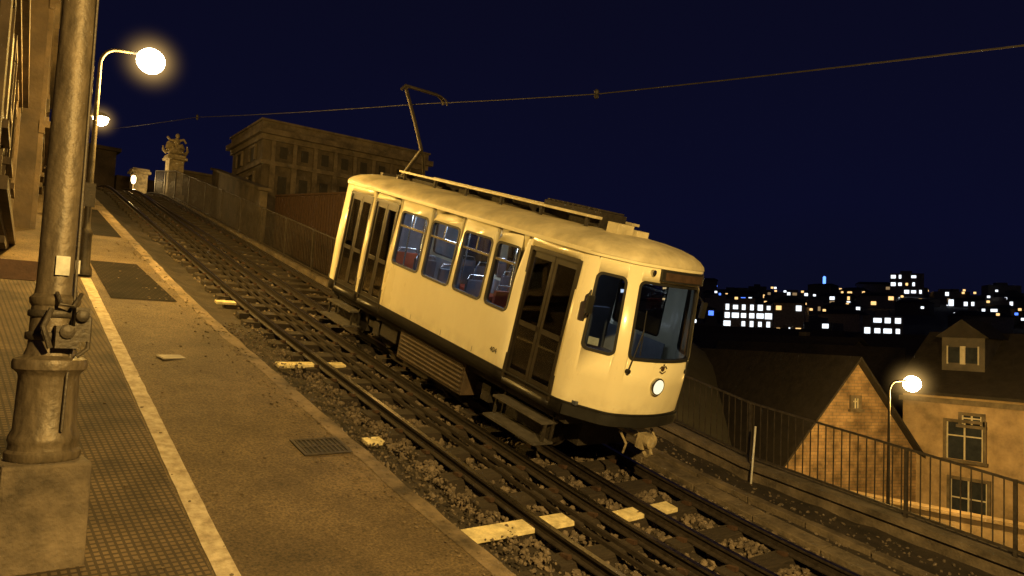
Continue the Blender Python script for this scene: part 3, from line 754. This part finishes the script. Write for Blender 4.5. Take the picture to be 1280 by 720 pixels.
# ------------------------------------------------------------------ TRAM
ALPHA=math.atan(.266)
tram=empty('tram',(7.92,7.1,-1.725),(ALPHA,0,0))
HW=1.08; YM=3.7
def bez(p0,p1,p2,n=6): 
    out=[]
    for k in range(n+1):
        t=k/n; out.append(((1-t)**2*p0[0]+2*t*(1-t)*p1[0]+t*t*p2[0],(1-t)**2*p0[1]+2*t*(1-t)*p1[1]+t*t*p2[1]))
    return out
def fillet(pts,rad):
    out=[]
    for i,p in enumerate(pts):
        if i==0 or i==len(pts)-1 or rad[i]==0: out.append(p); continue
        a=pts[i-1];c=pts[i+1]; la=math.hypot(a[0]-p[0],a[1]-p[1]); lc=math.hypot(c[0]-p[0],c[1]-p[1])
        r=rad[i]; q0=(p[0]+(a[0]-p[0])*r/la,p[1]+(a[1]-p[1])*r/la); q2=(p[0]+(c[0]-p[0])*r/lc,p[1]+(c[1]-p[1])*r/lc)
        out+=bez(q0,p,q2,7)
    return out
ctrl=[(-HW,.5),(-HW,.17),(-.70,-.38),(0,-.58),(.70,-.38),(HW,.17),(HW,.5)]
front=fillet(ctrl,[0,.13,.13,.55,.13,.13,0])
rear=[(x,2*YM-y) for (x,y) in front]
rc=len(rear)//2
path=rear[:rc][::-1]+front+rear[rc:][::-1]
path=path+[path[0]]
cl=[0]
for i in range(1,len(path)): cl.append(cl[-1]+math.hypot(path[i][0]-path[i-1][0],path[i][1]-path[i-1][1]))
LT=cl[-1]
def warp(x,y,z):
    yy=y
    if y<.3: f=(.3-y)/.85; yy=y+f*(.13*max(0,z-1.7)+.07*max(0,1.3-z))
    if y>2*YM-.3: f=(y-2*YM+.3)/.85; yy=y-f*(.13*max(0,z-1.7)+.07*max(0,1.3-z))
    xx=x*(1-.035*max(0,z-1.7))
    return (xx,yy,z)
def pt(u,z,off=0):
    u=u%LT
    lo=0
    for i in range(len(cl)-1):
        if cl[i]<=u<=cl[i+1]: lo=i;break
    t=(u-cl[lo])/max(1e-9,cl[lo+1]-cl[lo]); a=path[lo];b=path[lo+1]
    x=a[0]+(b[0]-a[0])*t;y=a[1]+(b[1]-a[1])*t
    if off:
        dx,dy=b[0]-a[0],b[1]-a[1]; l=math.hypot(dx,dy); nx_,ny_=dy/l,-dx/l
        if nx_*x+ny_*(y-YM)*.2<0: nx_,ny_=-nx_,-ny_
        x+=nx_*off;y+=ny_*off
    return warp(x,y,z)
def uof(x,y):
    best=(1e9,0)
    for i in range(len(path)-1):
        a=path[i];b=path[i+1]; dx,dy=b[0]-a[0],b[1]-a[1]; l2=dx*dx+dy*dy
        if l2<1e-12: continue
        t=max(0,min(1,((x-a[0])*dx+(y-a[1])*dy)/l2)); d=math.hypot(a[0]+dx*t-x,a[1]+dy*t-y)
        if d<best[0]: best=(d,cl[i]+t*(cl[i+1]-cl[i]))
    return best[1]
def UL(y): return uof(-HW,y)
def UR(y): return uof(HW,y)
ZB,ZSK,ZW0,ZW1,ZE=.72,.90,1.72,2.66,2.88
wins=[];doors=[]
for (a,b_) in ((4.06,4.93),(3.12,3.92),(2.24,2.98),(1.58,2.12)):
    wins.append((UL(b_),UL(a),ZW0,ZW1,'side'))
doors+= [(UL(1.36),UL(.34),.82,2.74),(UL(5.93),UL(5.1),.82,2.74),(UL(6.95),UL(6.07),.82,2.74)]
for (a,b_) in ((6.0,6.95),(4.9,5.8),(3.9,4.7),(2.8,3.7),(1.7,2.6),(.5,1.5)):
    wins.append((UR(a),UR(b_),ZW0,ZW1,'side'))
cA=(-1.01,.06); cB=(-.765,-.29)
uc0,uc1=uof(*cA),uof(*cB)
wins.append((uc0,uc1,1.66,2.66,'front'))
fL=(-.625,-.40)
wins.append((uof(*fL),uof(-fL[0],fL[1]),1.66,2.66,'front'))
wins.append((uof(-cB[0],cB[1]),uof(-cA[0],cA[1]),1.66,2.66,'front'))
Yr=lambda y:2*YM-y
wins.append((uof(cB[0],Yr(cB[1])),uof(cA[0],Yr(cA[1])),1.7,2.64,'front'))
wins.append((uof(-cA[0],Yr(cA[1])),uof(-cB[0],Yr(cB[1])),1.7,2.64,'front'))
ops=[(w[0],w[1],w[2],w[3]) for w in wins]+doors
br=sorted(set([round(c,5) for c in cl]+[round(o[0],5) for o in ops]+[round(o[1],5) for o in ops]+[LT]))
body=MB()
for i in range(len(br)-1):
    u0,u1=br[i],br[i+1]
    if u1-u0<1e-5: continue
    um=(u0+u1)/2; hole=None
    for o in ops:
        if o[0]<um<o[1]: hole=o
    spans=[(ZB,ZSK,1)]
    def add(z0,z1):
        zz=sorted(set([z0]+[z for z in (1.3,1.7) if z0<z<z1]+[z1]))
        for k in range(len(zz)-1): spans.append((zz[k],zz[k+1],0))
    if hole:
        if hole[2]<ZSK: spans=[(ZB,hole[2],1)]
        else: add(ZSK,hole[2])
        add(hole[3],ZE)
    else: add(ZSK,ZE)
    for (z0,z1,mi) in spans:
        body.quad(pt(u0,z0),pt(u1,z0),pt(u1,z1),pt(u0,z1),mi)
RC=.075
def corners(o,r,z0,z1,target,off=0,mi=0):
    u0,u1=o[0],o[1]
    for (cu,cz,su,sz) in ((u0,z0,1,1),(u1,z0,-1,1),(u1,z1,-1,-1),(u0,z1,1,-1)):
        n=5; arc=[]
        for k in range(n+1):
            a=k/n*math.pi/2
            arc.append((cu+su*r*(1-math.sin(a)),cz+sz*r*(1-math.cos(a))))
        for k in range(n):
            target.poly([pt(cu,cz,off),pt(*arc[k],off),pt(*arc[k+1],off)],mi)
for w in wins: corners(w,RC,w[2],w[3],body)
ob=body.obj('body_shell',[M['cream'],M['black']],tram,smooth=35)
sd=ob.modifiers.new('th','SOLIDIFY'); sd.thickness=.045; sd.offset=0
gk=MB(); gs=MB()
def rr(u0,u1,z0,z1,r,nn=5,sub=6):
    pts=[]
    def arc(cu,cz,a0):
        for k in range(nn+1):
            a=a0+k/nn*math.pi/2; pts.append((cu+r*math.cos(a),cz+r*math.sin(a)))
    def seg(pa,pb):
        for k in range(1,sub): pts.append((pa[0]+(pb[0]-pa[0])*k/sub,pa[1]+(pb[1]-pa[1])*k/sub))
    arc(u0+r,z0+r,math.pi); seg((u0+r,z0),(u1-r,z0)); arc(u1-r,z0+r,1.5*math.pi); arc(u1-r,z1-r,0); seg((u1-r,z1),(u0+r,z1)); arc(u0+r,z1-r,math.pi/2)
    return pts
for w in wins:
    u0,u1,z0,z1,kd=w
    inn=rr(u0+.022,u1-.022,z0+.022,z1-.022,RC-.01); out=rr(u0-.014,u1+.014,z0-.014,z1+.014,RC+.014)
    n=len(inn)
    for k in range(n):
        a,b_=k,(k+1)%n
        gk.quad(pt(*out[a],.034),pt(*out[b_],.034),pt(*inn[b_],.030),pt(*inn[a],.030))
        gk.quad(pt(*out[a],.034),pt(*out[b_],.034),pt(*out[b_],.018),pt(*out[a],.018))
        gk.quad(pt(*inn[a],.030),pt(*inn[b_],.030),pt(*inn[b_],-.03),pt(*inn[a],-.03))
    us=sorted([u0+.01,u1-.01]+[c for c in cl if u0+.01<c<u1-.01])
    for k in range(len(us)-1): gs.quad(pt(us[k],z0+.01,.0),pt(us[k+1],z0+.01,.0),pt(us[k+1],z1-.01,.0),pt(us[k],z1-.01,.0))
gk.obj('window_gaskets',M['rubber'],tram,smooth=40)
gs.obj('window_glass',M['glass'],tram,smooth=40)
def slab(t,u0,u1,z0,z1,o0,o1,mi=0):
    us=sorted([u0,u1]+[c for c in cl if u0+1e-4<c<u1-1e-4])
    for k in range(len(us)-1):
        a,b_=us[k],us[k+1]
        t.hexa([pt(a,z0,o0),pt(b_,z0,o0),pt(b_,z0,o1),pt(a,z0,o1),pt(a,z1,o0),pt(b_,z1,o0),pt(b_,z1,o1),pt(a,z1,o1)],mi)
tr=MB()
for w in wins:
    if w[4]=='side':
        slab(tr,w[0]+.02,w[1]-.02,ZW1-.27,ZW1-.235,.003,.026,3)
        um=(w[0]+w[1])/2
        if w[1]-w[0]>.6: slab(tr,um-.012,um+.012,ZW1-.234,ZW1-.03,.004,.024,3)
slab(tr,.001,LT-.001,2.86,2.915,.02,.05,0)
slab(tr,.001,LT-.001,.895,.915,.022,.036,1)
slab(tr,uof(-1.06,.1),uof(1.06,.1),.74,.88,.024,.06,1)
slab(tr,uof(-.34,-.48),uof(.62,-.40),2.70,2.85,.024,.085,1)
slab(tr,uof(-.28,-.48),uof(.56,-.42),2.725,2.825,.0855,.09,2)
for yy in (2.18,3.05,3.99,4.99): slab(tr,UL(yy)-.004,UL(yy)+.004,.93,2.85,.0225,.0245,4)
tr.obj('body_trim',[M['cream'],M['rubber'],M['rust'],M['chrome'],M['crate']],tram)
dm=MB(); dg=MB()
for (u0,u1,z0,z1) in doors:
    um=(u0+u1)/2
    slab(dm,u0-.02,u0+.03,z0,z1,-.03,.03); slab(dm,u1-.03,u1+.02,z0,z1,-.03,.03); slab(dm,u0+.0305,u1-.0305,z1-.05,z1+.01,-.03,.029)
    for (a,b_) in ((u0+.032,um-.006),(um+.006,u1-.032)):
        f=.055
        slab(dm,a,a+f,z0,z1-.052,-.03,.005); slab(dm,b_-f,b_,z0,z1-.052,-.03,.005)
        slab(dm,a+f+.001,b_-f-.001,z1-.14,z1-.052,-.03,.004)
        slab(dm,a+f+.001,b_-f-.001,z0,z0+.16,-.03,.004)
        slab(dm,a+f+.001,b_-f-.001,z0+.80,z0+.87,-.03,.004)
        slab(dg,a+f,b_-f,z0+.16,z0+.80,-.016,-.01)
        slab(dg,a+f,b_-f,z0+.87,z1-.14,-.016,-.01)
dm.obj('door_leaves',M['doorp'],tram); dg.obj('door_glass',M['glass'],tram)
rf=MB(); rings=[]
for (d_,z) in ((-.045,2.90),(-.03,2.95),(.03,3.01),(.14,3.07),(.30,3.115),(.52,3.15),(.78,3.17)):
    ring=[]
    for (x,y) in path[:-1]:
        X,Y,_=warp(x,y,2.88)
        X=X*(1-d_/1.09); L2=4.2
        Y=YM+(Y-YM)*(1-d_*(.9 if d_>0 else 1)/L2)
        ring.append((X,Y,z))
    rings.append(ring)
n=len(rings[0])
for k in range(len(rings)-1):
    for i in range(n): rf.quad(rings[k][i],rings[k][(i+1)%n],rings[k+1][(i+1)%n],rings[k+1][i])
rf.poly(rings[-1])
rf.obj('roof',M['roofp'],tram,smooth=50)
re=MB()
re.box(-.50,-.34,.85,6.3,3.29,3.33,0); re.box(.30,.46,.85,6.3,3.29,3.33,0)
for yy in (1.0,2.0,3.0,4.0,5.0,6.1):
    re.box(-.48,-.44,yy,yy+.05,3.12,3.288,1); re.box(.40,.44,yy,yy+.05,3.12,3.288,1); re.box(-.42,.38,yy,yy+.05,3.2,3.282,1)
re.box(-.28,.26,.95,2.2,3.16,3.40,1); re.box(-.22,.22,2.6,4.6,3.15,3.31,1)
for k in range(11): re.box(-.27,.25,1.0+k*.11,1.05+k*.11,3.402,3.43,1)
re.box(-.42,-.1,.45,.66,3.12,3.30,0); re.box(-.05,.2,.42,.6,3.12,3.25,0); re.box(-.36,.3,4.9,6.6,3.16,3.23,1)
re.obj('roof_equipment',[M['roofp'],M['under']],tram,bevel=.006)
pg=MB(); sx=.28
def S(l): return [(p[0]+sx,p[1],p[2]) for p in l]
pg.tube(S([(-.35,6.95,3.13),(-.35,6.35,3.78)]),.045,8); pg.tube(S([(.25,6.95,3.13),(-.28,6.38,3.76)]),.028,8)
pg.tube(S([(-.35,6.33,3.78),(-.42,6.7,4.35),(-.42,7.3,5.0)]),.036,8)
pg.tube(S([(-.30,6.36,3.7),(-.36,6.78,4.35),(-.38,7.3,4.96)]),.014,6)
pg.tube(S([(-.5,7.3,4.92),(-.43,7.3,5.02),(.35,7.3,5.02),(.5,7.3,4.96),(.56,7.3,4.86)]),.034,8)
pg.tube(S([(-.5,7.15,4.92),(-.43,7.15,5.0),(.35,7.15,5.0),(.5,7.15,4.95),(.56,7.15,4.85)]),.02,8)
pg.box(-.5,.5,6.9,7.0,3.08,3.2); pg.box(-.5,.5,6.3,6.36,3.08,3.2)
pg.obj('pantograph',M['iron'],tram,smooth=50)
uf=MB()
uf.box(-.95,.95,.1,7.3,.58,.80,0)
uf.box(-1.0,-.55,2.35,4.35,.16,.70,1)
for k in range(7): uf.box(-1.02,-1.001,2.4,4.3,.2+k*.07,.235+k*.07,1)
uf.box(.5,1.0,2.35,4.35,.16,.70,1)
uf.box(-.9,-.6,4.6,5.2,.3,.7,0)
for cy in (1.35,5.95):
    for s in (-1,1):
        uf.box(s*.78-.05,s*.78+.05,cy-.85,cy+.85,.32,.46,0)
        uf.box(s*.78-.07,s*.78+.07,cy-.15,cy+.15,.2,.58,0)
        for dy in (-.55,.55):
            uf.box(s*.80-.08,s*.80+.08,cy+dy-.11,cy+dy+.11,.24,.5,0)
uf.box(-.5,.5,.2,.7,.2,.58,0)
uf.obj('underframe',[M['under'],M['crate']],tram,bevel=.01)
wh=MB()
for cy in (1.35,5.95):
    for dy in (-.55,.55):
        for s in (-1,1):
            x=s*.52
            wh.lathe([(.06,-.07),(.33,-.06),(.335,.03),(.36,.035),(.36,.06),(.1,.07)] if s<0 else [(.1,-.07),(.36,-.06),(.36,-.035),(.335,-.03),(.33,.06),(.06,.07)],(x,cy+dy,.34),28,0,'x')
        wh.lathe([(.05,-.5),(.05,.5)],(0,cy+dy,.34),12,0,'x')
wh.obj('wheels',M['rail'],tram,smooth=40)
st=MB()
def step(y0,y1):
    st.box(-1.16,-.86,y0,y1,.50,.53,0); st.box(-1.26,-.9,y0-.02,y1+.02,.22,.25,0)
    for yy in (y0,y1-.03):
        st.box(-1.1,-1.06,yy,yy+.03,.25,.5,1); st.box(-.95,-.91,yy,yy+.03,.25,.72,1)
    st.box(-.93,-.915,y0,y1,.26,.49,1)
step(.3,1.4); step(6.0,7.0)
st.obj('boarding_steps',[M['galv'],M['under']],tram)
fd=MB()
hy=pt(uof(-.06,-.58),1.32)[1]
fd.lathe([(.115,-.055),(.12,-.045),(.12,.03),(.1,.05)],(-.06,hy-.005,1.32),28,0,'y')
fd.obj('headlight_ring',M['chrome'],tram,smooth=40)
hl=MB(); hl.lathe([(.02,-.075),(.07,-.07),(.098,-.058),(.098,-.05)],(-.06,hy-.005,1.32),28,0,'y'); hl.obj('headlight_lens',M['head'],tram,smooth=60)
em=MB(); yE=pt(uof(0,-.58),1.53)[1]-.035
em.lathe([(.012,0),(.03,.0),(.035,.012)],(-.02,yE,1.56),12,0,'y'); em.tube([(-.02,yE,1.58),(-.06,yE,1.60),(-.09,yE,1.57)],.007,6); em.tube([(-.02,yE,1.58),(.02,yE,1.60),(.05,yE,1.57)],.007,6); em.tube([(-.02,yE,1.6),(-.02,yE,1.63)],.009,6)
em.tube([(-.08,yE,1.53),(-.02,yE,1.50),(.04,yE,1.53)],.006,6)
em.obj('emblem',M['rust'],tram)
wi=MB()
for (x0,x1) in ((-.60,-.48),(.58,.50)):
    q=pt(uof(x0,-.42),1.50,.05); r_=pt(uof(x1,-.45),2.05,.05)
    wi.tube([q,r_],.010,6); r2=pt(uof(x1,-.45),1.72,.042); r3=pt(uof(x1,-.45),2.3,.042); wi.tube([r2,r3],.007,6)
    wi.lathe([(.03,-.02),(.03,.03)],(q[0],q[1],q[2]),10,0,'y')
wi.obj('wipers',M['rubber'],tram)
mi_=MB()
a=pt(uof(-1.06,.1),2.35,.02); 
mi_.tube([a,(a[0]-.10,a[1]-.12,2.42),(a[0]-.11,a[1]-.13,2.36)],.012,6); mi_.tube([pt(uof(-1.06,.1),2.0,.02),(a[0]-.10,a[1]-.1,2.08),(a[0]-.11,a[1]-.13,2.14)],.012,6)
mi_.box(a[0]-.16,a[0]-.05,a[1]-.17,a[1]-.13,2.13,2.36)
a=pt(uof(1.06,.1),2.35,.02); mi_.tube([a,(a[0]+.05,a[1]-.15,2.5),(a[0]-.02,a[1]-.28,2.45)],.012,6); mi_.box(a[0]-.06,a[0]+.04,a[1]-.33,a[1]-.29,2.22,2.45)
mi_.obj('mirrors',M['rubber'],tram,smooth=40)
mk=MB(); 
for x in (-.46,.66):
    p=pt(uof(x,-.43),2.79,.03); mk.lathe([(.02,-.04),(.04,-.03),(.045,.03)],p,12,0,'y')
mk.obj('marker_lamps',M['chrome'],tram)
cp=MB()
cp.lathe([(.06,-.62),(.1,-.60),(.1,-.52),(.045,-.5),(.045,.2)],(.05,0,.55),16,0,'y')
cp.tube([(.05,-.55,.5),(.05,-.62,.4),(.05,-.56,.33),(.05,-.5,.38)],.03,8); cp.box(-.04,.14,-.52,-.4,.42,.62)
cp.tube([(-.3,-.3,.62),(-.3,-.45,.5),(-.26,-.4,.35)],.018,6); cp.tube([(.35,-.3,.62),(.36,-.42,.5),(.3,-.36,.38)],.018,6)
cp.obj('coupler',M['statue'],tram,smooth=40)
tx=bpy.data.curves.new('fleet_number','FONT'); tx.body='404'; tx.size=.11; tx.extrude=.001; tx.materials.append(M['rubber'])
to=bpy.data.objects.new('fleet_number',tx); to.rotation_euler=(math.pi/2,0,-math.pi/2); to.location=(-HW-.028,1.75,1.08); link(to,tram)
pn=MB(); slab(pn,uc0+.06,uc0+.2,1.72,1.82,-.012,-.008); pn.obj('window_notice',M['paper'],tram)
it=MB()
it.box(-1.0,1.0,-.05,7.45,.90,.95,1); it.box(-1.0,1.0,.1,7.3,2.83,2.86,0)
it.box(-1.0,1.0,7.2,7.24,.95,2.8,0)
it.box(-1.0,-.35,1.46,1.50,.95,2.82,2); it.box(.35,1.0,1.46,1.50,.95,2.82,2); it.box(-.35,.35,1.46,1.50,.95,1.9,2); it.box(-.35,.35,1.46,1.50,2.6,2.82,2)
it.box(-.7,.7,-.15,.15,.95,1.5,2)
it.box(.98,1.0,.3,7.2,.95,1.68,0); it.box(-1.0,-.98,1.5,5.0,.95,1.68,0)
for yy in (4.8,3.0,2.2): it.box(.97,1.0,yy-.05,yy+.05,1.68,2.7,0)
it.box(.6,.98,1.6,7.1,2.6,2.82,0)
it.obj('interior_panels',[M['inner'],M['seatgrey'],M['innerd']],tram)
se=MB()
for i,yy in enumerate((1.75,2.5,3.3,4.1,4.75)):
    for s in (-1,1):
        x=s*.68
        se.box(x-.22,x+.22,yy,yy+.42,1.34,1.42,0); se.box(x-.22,x+.22,yy+.38,yy+.44,1.42,1.90,0 if (i in(0,4) and s<0) else 1); se.box(x-.18,x+.18,yy+.1,yy+.3,.95,1.34,1)
        se.tube([(x-.2,yy+.41,1.90),(x-.17,yy+.41,1.98),(x+.17,yy+.41,1.98),(x+.2,yy+.41,1.90)],.014,6,2)
se.box(-.2,.25,.45,.85,1.35,1.45,1); se.box(-.2,.25,.85,.93,1.45,2.05,1)
se.obj('seats',[M['seatred'],M['seatgrey'],M['chrome']],tram,bevel=.01)
hp=MB()
for (x,yy) in ((-.45,1.6),(-.45,2.4),(.45,3.2),(-.45,4.0),(.45,4.9),(-.2,5.5),(.3,6.2),(-.8,5.02),(-.8,6.0)): hp.tube([(x,yy,.95),(x,yy,2.83)],.016,8)
for x in (-.45,.45): hp.tube([(x,1.5,2.6),(x,7,2.6)],.014,8)
hp.obj('handrails',M['chrome'],tram)
sl=MB()
for x in (-.38,.38):
    for yy in (1.9,3.2,4.5,5.8): sl.box(x-.05,x+.05,yy,yy+.8,2.79,2.825)
sl.obj('ceiling_lights',M['strip'],tram)
for yy in (2.4,4.8,.8):
    ld=bpy.data.lights.new('saloon_light','POINT'); ld.energy=24 if yy>1 else 4; ld.color=(.70,.82,1); ld.shadow_soft_size=.15
    lo=bpy.data.objects.new('saloon_light',ld); lo.location=(0,yy,2.6); link(lo,tram)

# ------------------------------------------------------------------ sky / moonlight
w=bpy.data.worlds.new('World'); scene.world=w; w.use_nodes=True; nt=w.node_tree; bg=nt.nodes['Background']
tc=nt.nodes.new('ShaderNodeTexCoord'); sp=nt.nodes.new('ShaderNodeSeparateXYZ'); nt.links.new(tc.outputs['Generated'],sp.inputs[0])
nz=nt.nodes.new('ShaderNodeTexNoise'); nz.inputs['Scale'].default_value=1.6; nz.inputs['Detail'].default_value=3; nt.links.new(tc.outputs['Generated'],nz.inputs['Vector'])
ad=nt.nodes.new('ShaderNodeMath'); ad.operation='MULTIPLY_ADD'; ad.inputs[1].default_value=.22; nt.links.new(nz.outputs['Fac'],ad.inputs[0]); nt.links.new(sp.outputs['Z'],ad.inputs[2])
r=nt.nodes.new('ShaderNodeValToRGB'); nt.links.new(ad.outputs[0],r.inputs[0])
el=r.color_ramp.elements; el[0].position=.08; el[0].color=(.0032,.0038,.0115,1); el[1].position=.8; el[1].color=(.0030,.0028,.009,1)
x_=el.new(.27); x_.color=(.0031,.0036,.0180,1)
nt.links.new(r.outputs[0],bg.inputs[0]); bg.inputs[1].default_value=1.0
s=bpy.data.lights.new('moon','SUN'); s.energy=.012; s.angle=math.radians(.5); s.color=(.7,.8,1)
so=bpy.data.objects.new('moon',s); so.rotation_euler=(math.radians(50),0,math.radians(-40)); link(so)

# ------------------------------------------------------------------ camera
cam=bpy.data.cameras.new('camera'); cam.lens=26.0; cam.sensor_width=36; cam.clip_start=.05; cam.clip_end=6000
co=bpy.data.objects.new('camera',cam); link(co)
fw=Vector((.643,.761,.064)).normalized(); rt=Vector((.762,-.648,.045)); rt=(rt-fw*rt.dot(fw)).normalized(); up=rt.cross(fw)
co.matrix_world=Matrix(((rt.x,up.x,-fw.x,0),(rt.y,up.y,-fw.y,0),(rt.z,up.z,-fw.z,0),(0,0,0,1)))
scene.camera=co
